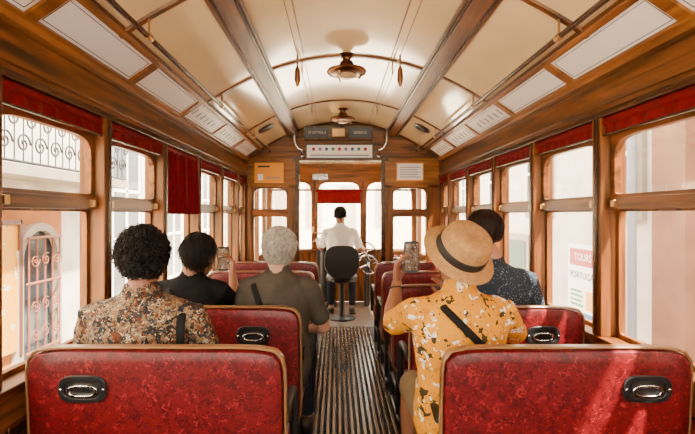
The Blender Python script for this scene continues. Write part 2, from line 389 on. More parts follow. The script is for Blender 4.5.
b.box(X0,X1,YB-0.12,YB-0.001,Z0,Z1,WD); b.box(X0+0.02,X0+0.27,YB-0.126,YB-0.12,Z0+0.02,Z1-0.02,BLACK); b.box(X1-0.27,X1-0.02,YB-0.126,YB-0.12,Z0+0.02,Z1-0.02,BLACK); b.box(X0+0.32,X1-0.32,YB-0.126,YB-0.12,Z0+0.03,Z1-0.03,BRASS)
b.done('case',parent=e,bevel=0.006)
YT=mat('faded_text',(0.45,0.36,0.2),0.5)
text('28 ESTRELA',(X0+0.145,YB-0.127,(Z0+Z1)/2),0.042,YT,e); text('GRACA',(X1-0.145,YB-0.127,(Z0+Z1)/2),0.045,YT,e)
for x,sg in((-0.46,1),(0.54,-1)):
    b=B(); pts=[(x-sg*0.02,YB-0.18,ceil_z(x)),(x-sg*0.02,YB-0.18,2.16)]
    for k in range(7):
        a=k/6*math.pi/2; pts.append((x-sg*0.02+sg*0.08*(1-math.cos(a)),YB-0.18,2.16-0.12*math.sin(a)))
    pts.append((x+sg*0.06,YB-0.06,1.98)); b.tube(pts,0.011,CHROME,10); b.ball(pts[-1],0.02,CHROME)
    b.done('grab_hook')
# ---------------------------------------------------------------- cab
b=B(); b.box(XL+0.0,XR-0.0,YB+0.06,YF+0.05,2.06,2.10,CREAM); b.done('cab_ceiling')
b=B(); yf0,yf1=YF,YF+0.06
cab=[(-1.0,-0.36),(-0.31,0.37),(0.42,1.14)]
b.box(XL,XR,yf0,yf1,0,0.76,WZ); b.box(XL,XR,yf0,yf1,1.80,2.08,WX)
b.box(XL,XR,yf0-0.05,yf0,0.74,0.78,WX)
for (a,c) in((XL,-1.0),(-0.36,-0.31),(0.37,0.42),(1.14,XR)): b.box(a,c,yf0,yf1,0.75,1.82,WZ)
for sg,X in((-1,XL),(1,XR)):
    b.box(min(X,X+sg*0.06),max(X,X+sg*0.06),YB+0.06,YF,1.90,2.08,WY)
    b.box(min(X,X+sg*0.06),max(X,X+sg*0.06),6.3,YF,0,0.75,WY)
    b.box(min(X,X+sg*0.06),max(X,X+sg*0.06),6.28,6.32,0,1.92,WZ); b.box(min(X,X+sg*0.06),max(X,X+sg*0.06),YF-0.05,YF,0,1.92,WZ)
b.done('wall_cab',bevel=0.004)
for (a,c) in cab:
    wn+=1; W=empty('window_%d'%wn); b=B(); cx=(a+c)/2; hw=(c-a)/2; zc,hz=1.29,0.52
    out=[];inn=[]
    for t in rr_angles(hw,hz):
        r=min(hw/max(1e-6,abs(math.cos(t))),hz/max(1e-6,abs(math.sin(t))))
        out.append((cx+r*math.cos(t),yf0-0.01,zc+r*math.sin(t))); p=rrp(t,hw-0.022,hz-0.022,6,40); inn.append((cx+p[0],yf0-0.01,zc+p[1]))
    b.ring(inn,out,(0,0.03,0),WX); b.box(a+0.02,c-0.02,yf0+0.02,yf0+0.023,0.79,1.79,GLASS)
    b.box(a,c,yf0-0.005,yf0+0.02,1.66,1.69,WX)
    b.done('sash',bevel=0.003,parent=W)
    if a==-0.31:
        b=B(); b.box(-0.29,0.35,YF-0.035,YF-0.02,1.48,1.65,CLOTH_RED); b.tube([(-0.30,YF-0.03,1.66),(0.36,YF-0.03,1.66)],0.022,CLOTH_RED,12); b.tube([(-0.29,YF-0.03,1.48),(0.35,YF-0.03,1.48)],0.01,WD,8); b.done('blind',parent=W)
b=B(); b.box(-0.36,-0.12,YF-0.30,YF-0.28,1.80,1.90,BLACK); b.box(-0.35,-0.13,YF-0.304,YF-0.30,1.81,1.89,CHROME); b.tube([(-0.24,YF-0.29,1.88),(-0.24,YF-0.25,2.07)],0.008,BLACK,8); b.done('rear_view_mirror',bevel=0.006)
b=B(); cx,cy=-0.16,6.62
b.lathe([(0.0,0.0),(0.16,0.0),(0.16,0.05),(0.13,0.08),(0.13,0.90),(0.15,0.93),(0.15,0.96),(0.05,0.98),(0.03,1.02),(0,1.02)],(cx,cy,0),BLACK,28)
b.tube([(cx,cy,1.03),(cx-0.18,cy-0.05,1.05)],[0.014,0.010],BRASS,10); b.tube([(cx-0.18,cy-0.05,1.05),(cx-0.18,cy-0.05,1.12)],0.014,BRASS,10); b.done('tram_controller')
for (cx,cz_,rr,cy) in((0.40,0.78,0.15,6.48),(0.44,0.60,0.14,6.52)):
    b=B(); M=Matrix.Translation((cx,cy,cz_))@Matrix.Rotation(math.radians(20),4,'X')@Matrix.Rotation(math.radians(-20),4,'Z'); b.M=M
    b.tube([(rr*math.cos(a),0,rr*math.sin(a)) for a in[k*2*math.pi/32 for k in range(33)]],0.011,BLACK if cz_>0.7 else CHROME,10,cap=False)
    for k in range(4): a=k*math.pi/2+0.5; b.tube([(0,0,0),(rr*math.cos(a),0,rr*math.sin(a))],0.008,CHROME,8)
    b.ball((0,0,0),0.03,CHROME); b.M=Matrix.Identity(4)
    b.tube([(cx,cy+0.01,cz_),(cx+0.01,cy+0.1,cz_-0.03),(cx+0.01,cy+0.12,0.0)],0.022,BLACK,10); b.done('brake_wheel')
b=B(); b.box(0.68,1.0,6.6,6.9,0,0.66,BLACK); b.box(0.70,0.98,6.62,6.88,0.66,0.69,CHROME)
for k in range(3): b.ball((0.76+k*0.08,6.65,0.71),0.018,RSIGN)
b.done('control_cabinet',bevel=0.01)
b=B(); x,y=0.06,5.80
b.lathe([(0.0,0.0),(0.17,0.0),(0.17,0.02),(0.05,0.04),(0.035,0.08),(0.035,0.44),(0.10,0.46),(0.19,0.48),(0.20,0.53),(0.18,0.56),(0.0,0.565)],(x,y,0),RUB,28)
ang=[k*2*math.pi/36 for k in range(36)]
poly=[]
for t in ang:
    p=rrp(t,0.215,0.20,3.0,2.4); xx=p[0]; poly.append((x+xx,y-0.24+0.5*xx*xx*2,0.73+p[1]))
b.prism(poly,(0,0.05,0),RUB)
for s_ in(-0.1,0.1): b.tube([(x+s_,y-0.19,0.62),(x+s_,y-0.17,0.50),(x+s_*0.8,y-0.05,0.48)],0.014,CHROME,8)
b.done('driver_stool',bevel=0.012)
# ---------------------------------------------------------------- seats
def seat(xa_,xb_,y,hx):
    e=empty('tram_bench_seat'); aisle=xb_ if xb_<0.1 else xa_
    cx=(xa_+xb_)/2; hw=(xb_-xa_)/2; z0,z1=0.31,0.872; zc=(z0+z1)/2; hz=(z1-z0)/2
    T=Matrix.Translation((0,y,z0))@Matrix.Rotation(math.radians(4),4,'X')@Matrix.Translation((0,-y,-z0))
    ths=rr_angles(hw,hz,72)
    def outl(d,yy): return [(cx+p[0],yy,zc+p[1]) for p in (rrp(t,hw-d,hz-d,11,14) for t in ths)]
    b=B(); b.M=T; i=b.mi(RED)
    prof=[(0.05,0.0-0.004),(0.03,-0.001),(0.016,0.004),(0.012,0.012),(0.012,0.048),(0.02,0.062),(0.05,0.070),(0.12,0.075)]
    rings=[[b.v(p) for p in outl(d,y+yy)] for d,yy in prof]; n=len(ths)
    for a,c in zip(rings,rings[1:]):
        for j in range(n): b.f([a[j],a[(j+1)%n],c[(j+1)%n],c[j]],i)
    b.f(rings[0],i); b.f(rings[-1][::-1],i)
    b.done('backrest',parent=e)
    b=B(); b.M=T
    b.ring(outl(0.008,y+0.012),outl(0.0,y+0.012),(0,0.030,0),TRIMTAN)
    b.done('edge_trim',parent=e,bevel=0.003)
    b=B(); b.M=T@Matrix.Translation((hx,y,0.740)); 
    def el(a,c,yy,n_=3.4,dz=0): return [(p[0],yy,p[1]+dz) for p in (rrp(2*math.pi*k/32,a,c,n_,n_) for k in range(32))]
    b.ring(el(0.060,0.030,-0.012),el(0.078,0.045,-0.012),(0,0.014,0),BLACK)
    b.ring(el(0.040,0.013,-0.015,2.6,-0.006),el(0.050,0.021,-0.015,2.6,-0.006),(0,0.012,0),CHROME)
    b.prism(el(0.062,0.031,-0.006),(0,0.006,0),BLACK)
    for s_ in(-0.069,0.069): b.ball((s_,-0.013,0),(0.005,0.003,0.005),CHROME)
    b.done('grab_handle',parent=e,bevel=0.002)
    b=B(); i=b.mi(RED)
    def cr(d,z): return [b.v((cx+p[0],y+0.275+p[1],z)) for p in (rrp(t,hw-0.015-d,0.205-d,9,9) for t in rr_angles(hw,0.205,60))]
    rg=[cr(0.02,0.315),cr(0,0.33),cr(0,0.395),cr(0.012,0.42),cr(0.04,0.432)]
    for a,c in zip(rg,rg[1:]):
        for j in range(len(a)): b.f([a[j],a[(j+1)%len(a)],c[(j+1)%len(a)],c[j]],i)
    b.f(rg[0][::-1],i); b.f(rg[-1],i); b.done('seat_cushion',parent=e)
    b=B()
    for xx in(xa_+0.05,xb_-0.05):
        b.tube([(xx,y+0.04,0.34),(xx,y+0.06,0.30),(xx,y+0.10,0.02),(xx,y+0.06,0.012)],0.017,BLACK,10)
        b.tube([(xx,y+0.44,0.31),(xx,y+0.42,0.02)],0.017,BLACK,10)
        b.tube([(xx,y+0.02,0.012),(xx,y+0.46,0.012)],(0.02),BLACK,10); b.tube([(xx,y+0.09,0.18),(xx,y+0.42,0.18)],0.012,BLACK,8)
    b.box(xa_+0.03,xb_-0.03,y+0.09,y+0.46,0.295,0.32,WD)
    b.done('frame',parent=e)
    b=B(); xx=aisle+(-0.01 if aisle<0.1 else 0.01)
    b.tube([(xx,y+0.05,0.60),(xx,y+0.12,0.62),(xx,y+0.30,0.615),(xx,y+0.36,0.58),(xx,y+0.36,0.36)],[(0.018,0.012)]*5,BLACK,10); b.done('armrest',parent=e)
rows=[1.53,2.19,2.87,3.55,4.23]
for k,y in enumerate(rows):
    seat(-1.02,-0.166,y,-0.82 if k==0 else -0.39)
    seat(0.34,1.165,y,1.0 if k!=1 else 0.96)
# ---------------------------------------------------------------- people
SK1=mat('skin_tan',(0.27,0.11,0.055),0.5,var=0.1,scale=20); SK2=mat('skin_fair',(0.42,0.21,0.135),0.5,var=0.1,scale=20)
for m_ in(SK1,SK2): m_.node_tree.nodes['Principled BSDF'].inputs['Subsurface Weight'].default_value=0.05
HBLK=mat('hair_black',(0.007,0.005,0.004),0.5,spec=0.2); HGREY=mat('hair_grey',(0.46,0.42,0.36),0.5,var=0.55,scale=60); HBRN=mat('hair_dark_brown',(0.016,0.009,0.006),0.5,spec=0.2)
EYEW=mat('eye_white',(0.8,0.8,0.78),0.2); LIP=mat('lip',(0.4,0.12,0.09),0.4)
SH1=pattern('patchwork_shirt',(0.20,0.13,0.07),[(18,0.48,(0.018,0.016,0.016),'n',1),(26,0.20,(0.42,0.34,0.23),'v',4),(30,0.42,(0.13,0.035,0.012),'n',7),(44,0.42,(0.025,0.04,0.05),'n',11),(38,0.36,(0.50,0.42,0.30),'n',21)],0.8,distort=0.9,spec=0.15)
SHB=mat('black_tshirt',(0.007,0.007,0.008),0.9,var=0.3,scale=20,bump=0.1,spec=0.1)
SHG=mat('taupe_top',(0.060,0.052,0.042),0.9,var=0.25,scale=14,bump=0.15,spec=0.1)
SHY=pattern('yellow_floral_shirt',(0.66,0.28,0.001),[(17,0.39,(0.54,0.21,0.001),'n',6),(15,0.30,(0.05,0.035,0.015),'v',2.2),(15,0.21,(0.80,0.74,0.62),'v',2.24),(15,0.07,(0.28,0.03,0.015),'v',2.24),(11,0.26,(0.80,0.74,0.62),'v',8.8),(11,0.10,(0.30,0.04,0.02),'v',8.8),(30,0.16,(0.03,0.05,0.06),'v',5.1)],0.8,distort=0.6,spec=0.15)
SHD=pattern('dotted_slate_shirt',(0.022,0.032,0.048),[(85,0.22,(0.20,0.24,0.28),'v',1)],0.8,distort=0.0,spec=0.15)
SHW=mat('white_shirt',(0.76,0.75,0.72),0.8,bump=0.1,scale=12,spec=0.2)
JEAN=mat('dark_trousers',(0.014,0.016,0.024),0.85,var=0.3,scale=20,spec=0.15); KHA=mat('khaki_shorts',(0.2,0.14,0.075),0.8,var=0.15,spec=0.2)
SHOE=mat('shoe_leather',(0.05,0.03,0.02),0.5); STRAP=mat('black_strap',(0.006,0.006,0.006),0.7,spec=0.15)
TORSO=[(-0.06,.165,.115),(0.0,.178,.128),(0.08,.170,.125),(0.18,.160,.115),(0.28,.168,.115),(0.37,.180,.112),(0.43,.178,.10),(0.475,.150,.085),(0.505,.105,.070),(0.53,.062,.058)]
def tors(z):
    for (z0,a0,b0),(z1,a1,b1) in zip(TORSO,TORSO[1:]):
        if z<=z1: t=max(0,(z-z0)/(z1-z0)); return a0+(a1-a0)*t,b0+(b1-b0)*t
    return TORSO[-1][1:]
def hand(b,w,d,n,curl,thumbside,s,m,spread=0.0):
    w=V(w); d=V(d).normalized(); n=V(n); n=(n-d*n.dot(d)).normalized(); sd=d.cross(n)*thumbside
    b.tube([w,w+d*0.03*s,w+d*0.06*s,w+d*0.088*s],[(0.026*s,0.019*s),(0.034*s,0.017*s),(0.040*s,0.015*s),(0.038*s,0.012*s)],m,12,ref=sd)
    for k,(off,Ln) in enumerate(((0.030,0.070),(0.010,0.079),(-0.010,0.074),(-0.029,0.058))):
        p=w+d*(0.084-0.003*abs(k-1))*s+sd*off*s; pts=[p-d*0.012*s]; a=0; rr=[0.0088*s]
        q=p
        pts.append(q); rr.append(0.0090*s)
        for j,fr in enumerate((0.45,0.32,0.23)):
            a+=curl*(0.8,1.0,0.7)[j]*(1+0.08*k)
            dd=(d*math.cos(a)+n*math.sin(a)+sd*spread*(1.5-k)*0.1).normalized(); q=q+dd*Ln*fr*s; pts.append(q); rr.append((0.0082,0.0076,0.0064)[j]*s)
        b.tube(pts,rr,m,8)
    t0=w+d*0.022*s+sd*0.024*s; t1=t0+(d*0.55+sd*0.75+n*0.25).normalized()*0.036*s; t2=t1+(d*0.9+sd*0.25+n*0.35).normalized()*0.032*s; t3=t2+(d*0.95+n*0.35).normalized()*0.024*s
    b.tube([t0,t1,t2,t3],[0.0145*s,0.012*s,0.010*s,0.0078*s],m,8)
def person(name,org,sc,wid,skin,shirt,pants,hair,armL=None,armR=None,yaw=0,hyaw=0,hpitch=0,hroll=0,lean=0.0,headoff=(0,0,0),hairR=1.0,collar=True,legs=None,shorts=False,straps=(),build=1.0,hatfn=None,sleeve=0.72,hs=1.0):
    e=empty(name); org=V(org); Ry=Matrix.Rotation(math.radians(yaw),3,'Z')
    def P(p):
        p=V(p); return org+Ry@(V((p.x,p.y+lean*p.z,p.z))*sc)
    sho={}
    for k,s_ in(('L',-1),('R',1)): sho[k]=P((s_*0.172*wid,0.0,0.435))
    arms={}
    for k,s_,A in(('L',-1,armL),('R',1,armR)):
        if A is None: A=(P((s_*0.25*wid,0.05,0.20)),P((s_*0.15,0.27,0.135)),Ry@V((-s_*0.35,0.9,-0.1)),V((0,0,-1)),0.35)
        arms[k]=[V(A[0]),V(A[1]),V(A[2]),V(A[3]),A[4]]
    b=B()
    b.tube([P((0,0,z)) for z,_,_ in TORSO],[((a*wid+0.008)*sc,(c*build+0.010)*sc) for _,a,c in TORSO],shirt,28,ref=Ry@V((1,0,0)))
    for k,s_ in(('L',-1),('R',1)):
        S=sho[k]; E=arms[k][0]; d=(E-S); q=S+d*sleeve
        b.tube([P((s_*0.08*wid,0,0.450)),P((s_*0.13*wid,0,0.445)),S,S+d*0.3,q],[0.055*sc,0.060*sc,0.064*sc,0.060*sc,0.057*sc],shirt,16)
    if collar:
        pts=[]
        for k in range(21):
            a=2*math.pi*k/20; pts.append(P((0.062*math.cos(a),0.062*math.sin(a)+0.004,0.530-0.012*math.sin(a))))
        b.tube(pts,[(0.010*sc,0.022*sc)]*21,shirt,8,ref=None)
    o=b.done('shirt',parent=e,remesh=0.008*sc,smooth=4)
    tx=bpy.data.textures.new('folds','CLOUDS'); tx.noise_scale=0.11; dm=o.modifiers.new('folds','DISPLACE'); dm.texture=tx; dm.strength=0.016; dm.mid_level=0.5
    hc=P((0,0.02,0.685))+V(headoff); HR=Matrix.Rotation(math.radians(yaw+hyaw),3,'Z')@Matrix.Rotation(math.radians(hpitch),3,'X')@Matrix.Rotation(math.radians(hroll),3,'Y')
    body_sc=sc; sc=sc*hs
    def H(p): return hc+HR@(V(p)*sc)
    b=B()
    b.tube([P((0,-0.005,0.46)),P((0,-0.005,0.54)),H((0,-0.015,-0.06)),H((0,-0.01,0.0))],[0.060*sc,0.056*sc,0.054*sc,0.055*sc],skin,16)
    b.ball(H((0,-0.012,0.035)),(0.074*sc,0.092*sc,0.083*sc),skin,HR,20)
    b.ball(H((0,0.022,-0.035)),(0.060*sc,0.064*sc,0.082*sc),skin,HR,20)
    b.ball(H((0,0.052,-0.098)),(0.028*sc,0.024*sc,0.020*sc),skin,HR)
    b.tube([H((0,0.084,0.012)),H((0,0.102,-0.022)),H((0,0.104,-0.030))],[0.007*sc,0.012*sc,0.014*sc],skin,8)
    b.tube([H((-0.045,0.070,0.022)),H((0,0.083,0.024)),H((0.045,0.070,0.022))],0.010*sc,skin,8)
    b.tube([H((-0.02,0.080,-0.062)),H((0,0.088,-0.062)),H((0.02,0.080,-0.062))],0.008*sc,skin,8)
    for s_ in(-1,1):
        b.ball(H((s_*0.078,-0.008,-0.010)),(0.011*sc,0.020*sc,0.033*sc),skin,HR)
    b.done('head',parent=e,remesh=0.0048*sc,smooth=2)
    b=B()
    for s_ in(-1,1): b.ball(H((s_*0.030,0.0745,0.004)),0.0125*sc,EYEW,HR,10); b.ball(H((s_*0.030,0.0845,0.004)),0.0052*sc,HBLK,HR,8)
    b.tube([H((-0.02,0.0865,-0.062)),H((0,0.0945,-0.062)),H((0.02,0.0865,-0.062))],[(0.003*sc)]*3,LIP,8)
    b.done('face_features',parent=e)
    hsc=sc; sc=body_sc
    for k,s_ in(('L',-1),('R',1)):
        E,W,hd,hn,cu=arms[k]; S=sho[k]; b=B()
        F=E.lerp(W,0.35)
        b.tube([S.lerp(E,0.1),S.lerp(E,0.5),E,F,E.lerp(W,0.8),W],[0.048*sc,0.047*sc,0.039*sc,0.041*sc,0.029*sc,0.026*sc],skin,14)
        hand(b,W,hd,hn,cu,s_*-1,sc*1.05,skin); b.done('arm_'+k.lower(),parent=e,remesh=0.0042,smooth=1)
    LG=legs or [(P((s_*0.09,0.03,0.0)),P((s_*0.115,0.43,0.02)),V((P((s_*0.115,0.40,0)).x,P((s_*0.115,0.40,0)).y,0.09))) for s_ in(-1,1)]
    b=B(); bs=B()
    for hp,kn,an in LG:
        hp,kn,an=V(hp),V(kn),V(an)
        if shorts:
            b.tube([hp,hp.lerp(kn,0.5),hp.lerp(kn,0.85)],[0.092*sc,0.085*sc,0.080*sc],pants,16)
            bs.tube([hp.lerp(kn,0.5),hp.lerp(kn,0.8),kn,kn.lerp(an,0.3),kn.lerp(an,0.75),an],[0.07*sc,0.064*sc,0.056*sc,0.056*sc,0.038*sc,0.034*sc],skin,14)
        else:
            b.tube([hp,hp.lerp(kn,0.5),kn,kn.lerp(an,0.3),kn.lerp(an,0.9)],[0.092*sc,0.082*sc,0.064*sc,0.062*sc,0.05*sc],pants,16)
            bs.tube([kn.lerp(an,0.7),an],[0.035*sc,0.033*sc],skin,10)
    b.tube([LG[0][0],LG[1][0]],[0.095*sc]*2,pants,16)
    b.done('trousers' if not shorts else 'shorts',parent=e,remesh=0.012,smooth=3)
    bs.done('lower_legs',parent=e,remesh=0.010,smooth=2)
    b=B()
    for hp,kn,an in LG:
        an=V(an); f=Ry@V((0,1,0)); z=an.z
        b.tube([V((an.x,an.y,z-0.03))-f*0.03,V((an.x,an.y,z-0.035))+f*0.06,V((an.x,an.y,z-0.055))+f*0.15],[(0.040,0.045),(0.044,0.040),(0.038,0.026)],SHOE,14,ref=(1,0,0))
        b.box(an.x-0.042,an.x+0.042,an.y-0.07,an.y+0.19,z-0.088,z-0.068,BLACK)
    b.done('shoes',parent=e,bevel=0.006)
    for (xa2,za2,xb2,zb2,ww) in straps:
        b=B(); pts=[];
        for k in range(15):
            t=k/14; x=xa2+(xb2-xa2)*t; z=za2+(zb2-za2)*t; a,c=tors(z); a=a*wid+0.012; c=c*build+0.022
            xx=min(abs(x)/a,0.97); y=-c*math.sqrt(1-xx**2); pts.append(P((x,y,z)))
        a,c=tors(za2); pts.insert(0,P((xa2*0.95,0.0,za2+0.028))); 
        pts.insert(0,P((xa2*0.95,c+0.01,za2-0.05)))
        b.tube(pts,[(ww,0.004)]*len(pts),STRAP,8,ref=(1,0.0,0.5 if xb2!=xa2 else 0)); b.done('bag_strap',parent=e)
    if hair:
        style,hm=hair; hrx,hry,hrz=0.083*hairR,0.099*hairR,0.093*hairR; hcn=V((0,-0.018,0.036))
        b=B(); b.ball((0,0,0),1.0,hm,None,48)
        for v in b.bm.verts:
            d=v.co.normalized(); amp={'curly':0.10,'short':0.03,'grey':0.05,'nape':0.04}[style]
            nn=noise.noise(d*6)*amp+noise.noise(d*17)*amp*0.5
            p=V((d.x*hrx,d.y*hry,d.z*hrz))*(0.97+nn)
            if style!='curly' and d.z<-0.15: p.x*=1+0.18*(d.z+0.15); 
            if style in('grey','nape') and d.z<0: p.z*=1.30
            p+=hcn
            if p.y>0.02+0.9*(p.z-0.03) and p.z<0.085: p.y=min(p.y,0.02+max(-0.04,(p.z-0.0)*0.55))
            v.co=H(p)
        b.done('hair_volume',parent=e,recalc=True)
        cu=bpy.data.curves.new('hair','CURVE'); cu.dimensions='3D'; cu.bevel_depth={'curly':0.0023,'short':0.0013,'grey':0.0016,'nape':0.0015}[style]*1.0; cu.bevel_resolution=0; cu.materials.append(hm)
        N_={'curly':1700,'short':1500,'grey':1900,'nape':1700}[style]; cnt=0
        while cnt<N_:
            d=V((random.gauss(0,1),random.gauss(0,1),random.gauss(0,1))).normalized()
            p=V((d.x*hrx,d.y*hry,d.z*hrz*(1.28 if style in('grey','nape') and d.z<0 else 1)))*0.97+hcn
            if p.y>0.015+max(-0.05,(p.z-0.0)*0.55) and p.z<0.09: continue
            if d.z<-0.85: continue
            if style=='short' and d.z<-0.55: continue
            cnt+=1; pts=[]
            if style=='curly':
                ax=(d+V((U(-.7,.7),U(-.7,.7),U(-.7,.7)))).normalized(); o1=ax.orthogonal().normalized(); o2=ax.cross(o1); rad=U(0.004,0.009); Ln=U(0.012,0.028); ph=U(0,6)
                for k in range(11):
                    a=ph+k*0.95; pts.append(H(p+ax*Ln*k/10+(o1*math.cos(a)+o2*math.sin(a))*rad))
            else:
                crown=V((0.0,-0.03,1.0)); fl=(d-crown*0.9); fl=(fl-d*fl.dot(d)); 
                if fl.length<0.05: fl=V((U(-1,1),U(-1,1),0))
                fl=(fl.normalized()+V((U(-.35,.35),U(-.35,.35),U(-.3,.1)))).normalized()
                Ln=U(0.02,0.035) if style=='short' else U(0.03,0.06); lift=U(0.0,0.3)
                for k in range(6):
                    t=k/5; q=p+fl*Ln*t+d*lift*Ln*(t-0.7*t*t)
                    if style in('grey','nape'): q+=V((0,0,-0.012*t*t))-d*0.010*t*t
                    else: q-=d*0.004*t*t
                    pts.append(H(q))
            sp=cu.splines.new('POLY'); sp.points.add(len(pts)-1)
            for k,q in enumerate(pts): sp.points[k].co=(*q,1); sp.points[k].radius=1.0 if k<len(pts)-2 else 0.5
        o=bpy.data.objects.new('hair_strands',cu); bpy.context.collection.objects.link(o); o.parent=e
    if hatfn: hatfn(e,H,HR,hsc)
    return e
def phone(parent,c,M3,scr=SCR,w=0.072,h=0.148):
    b=B(); b.M=Matrix.Translation(c)@M3.to_4x4()
    pts=[(p[0],0,p[1]) for p in (rrp(2*math.pi*k/40,w/2,h/2,10,10) for k in range(40))]
    b.prism(pts,(0,0.009,0),PH)
    b.box(-w/2+0.005,w/2-0.005,-0.0008,0.0,-h/2+0.012,h/2-0.012,scr)
    return b.done('smartphone',bevel=0.0015)
person('man_patterned_shirt',(-0.735,1.745,0.525),0.91,1.20,SK1,SH1,JEAN,('curly',HBLK),hairR=1.13,headoff=(0.0,0.0,-0.025),hs=1.03,
    armL=((-0.98,1.80,0.70),(-0.88,1.99,0.645),(0.35,0.9,-0.1),(0,0,-1),0.35),
    straps=[(0.185,0.455,0.185,0.10,0.016)],build=1.05,hyaw=5)
person('man_black_tshirt',(-0.755,2.41,0.525),0.88,1.02,SK1,SHB,JEAN,('nape',HBLK),hairR=1.16,headoff=(0.035,0.0,-0.040),yaw=-8,
    armR=((-0.56,2.56,0.78),(-0.622,2.76,0.945),(0.0,0.05,1.0),(-0.9,-0.4,0),0.55),
    armL=((-0.98,2.53,0.80),(-0.84,2.73,0.92),(0.5,0.4,0.7),(0.6,-0.7,0),0.5),straps=[(-0.10,0.45,0.12,0.18,0.012)],hyaw=-14,hpitch=-6,hs=1.04)
phone(None,(-0.685,2.795,1.035),Matrix.Rotation(0.1,3,'Z'))
person('woman_grey_hair',(-0.305,2.42,0.525),0.91,1.02,SK2,SHG,JEAN,('grey',HGREY),hairR=1.12,headoff=(0.005,0.0,-0.030),hs=1.05,
    straps=[(-0.13,0.46,-0.02,0.22,0.016)],yaw=-3,hyaw=-6,collar=False)
STRAW=mat('straw',(0.42,0.22,0.07),0.7,var=0.25,scale=70,bump=0.4); BAND=mat('hat_band',(0.012,0.010,0.009),0.6)
def hat(e,H,HR,sc):
    b=B(); T=Matrix.Translation(H((-0.004,-0.045,0.048)))@HR.to_4x4()@Matrix.Rotation(math.radians(38),4,'X')@Matrix.Rotation(math.radians(16),4,'Y')
    b.M=T
    seg=40; prof=[(0.098,-0.008),(0.140,-0.014),(0.144,-0.010),(0.140,-0.006),(0.104,0.0),(0.098,0.012),(0.095,0.045),(0.090,0.075),(0.080,0.092),(0.055,0.100),(0.03,0.096),(0.0,0.094)]
    b.lathe(prof,(0,0,0),STRAW,seg)
    b.lathe([(0.1005,0.004),(0.1015,0.006),(0.0990,0.034),(0.0975,0.036)],(0,0,0),BAND,seg)
    b.done('straw_hat',parent=e,sharp=60,recalc=False)
yw=person('woman_yellow_floral_shirt',(0.462,1.75,0.525),0.93,1.02,SK1,SHY,KHA,('short',HBRN),hairR=1.0,headoff=(-0.003,0.0,-0.040),
    armL=((0.225,1.93,0.845),(0.276,2.13,0.985),(0.03,0.06,1.0),(0.9,-0.4,0),0.45),
    armR=((0.74,1.92,0.80),(0.55,2.14,0.92),(-0.5,0.3,0.8),(-0.5,-0.7,0),0.5),
    straps=[(-0.085,0.475,0.17,0.22,0.014)],shorts=True,hyaw=4,hpitch=6,hatfn=hat,build=1.12,sleeve=0.8,
    legs=[((0.38,1.80,0.525),(0.345,2.13,0.53),(0.33,2.10,0.09)),((0.56,1.80,0.525),(0.60,2.14,0.53),(0.60,2.12,0.09))])
phone(None,(0.345,2.145,1.105),Matrix.Rotation(-0.08,3,'Z'))
b=B(); 
b.tube([V((0.270,2.105,0.968))+V((0.030*math.cos(a),0.030*math.sin(a),-0.012*math.sin(a))) for a in [k*2*math.pi/20 for k in range(21)]],[(0.003,0.010)]*21,RUB,8,ref=(0,0,1)); b.done('wristwatch',parent=yw)
person('man_slate_shirt',(0.80,2.42,0.525),0.99,1.12,SK2,SHD,JEAN,('short',HBRN),hairR=1.09,headoff=(-0.030,0.0,-0.005),hyaw=10,collar=True,hs=1.04)
person('tram_driver',(0.04,5.84,0.66),0.95,1.05,SK1,SHW,JEAN,('short',HBLK),headoff=(0,0.0,-0.02),
    armL=((-0.21,6.0,0.87),(-0.26,6.24,0.95),(0.1,0.9,0.1),(0,0,-1),0.5),armR=((0.30,6.0,0.86),(0.36,6.22,0.84),(0.1,0.9,0.0),(0,0,-1),0.6),
    legs=[((-0.04,5.88,0.66),(-0.08,6.20,0.60),(-0.08,6.17,0.09)),((0.14,5.88,0.66),(0.20,6.20,0.60),(0.20,6.12,0.09))],hpitch=-4)
# ---------------------------------------------------------------- exterior
PLW=mat('white_plaster',(0.72,0.64,0.54),0.9,var=0.2,scale=3); PLO=mat('ochre_plaster',(0.42,0.15,0.03),0.9,var=0.2,scale=4); PLP=mat('peach_plaster',(0.24,0.11,0.06),0.9,var=0.25,scale=3)
STONE=mat('limestone',(0.34,0.28,0.21),0.9,var=0.2,scale=6); PAVE=mat('paving',(0.80,0.74,0.64),0.8,var=0.15,scale=9); DG=mat('dark_pane',(0.02,0.03,0.04),0.15); GREEN=mat('door_green',(0.03,0.08,0.05),0.6)
b=B(); b.box(-6,6,-6,40,-0.9,-0.8,PAVE); b.done('street_ground')
XA=-2.75
b=B()
b.box(XA-0.3,XA,-3,3.4,-0.8,3.6,PLW); b.box(XA-0.3,XA,3.4,4.62,-0.8,1.45,PLO); b.box(XA-0.3,XA,3.4,4.62,1.45,3.6,PLW); b.box(XA-0.3,XA,4.62,16,-0.8,3.6,PLW)
def arch_pts(y,w,z0,z1,x): return [(x,y-w,z0),(x,y-w,z1)]+[(x,y-w*math.cos(a),z1+w*math.sin(a)) for a in [k*math.pi/12 for k in range(1,12)]]+[(x,y+w,z1),(x,y+w,z0)]
for (y,w,z1) in((4.22,0.24,0.92),(2.6,0.4,0.9)):
    o=arch_pts(y,w+0.07,-0.8,z1,XA); i_=arch_pts(y,w,-0.8,z1,XA); b.ring(i_,o,(0.06,0,0),STONE); b.prism(i_,(0.01,0,0),DG)
for y in(5.9,7.6,9.6,11.8):
    b.box(XA,XA+0.05,y-0.5,y+0.5,0.2,2.3,STONE); b.box(XA+0.05,XA+0.06,y-0.38,y+0.38,0.3,2.2,DG)
    for q in(-0.38,0,0.38): b.box(XA+0.06,XA+0.08,y+q-0.02,y+q+0.02,0.3,2.2,WHITE)
    for q in(0.3,1.0,1.6,2.18): b.box(XA+0.06,XA+0.08,y-0.38,y+0.38,q-0.02,q+0.02,WHITE)
b.box(XA,XA+0.4,3.2,5.2,1.60,1.68,STONE)
b.done('building_left')
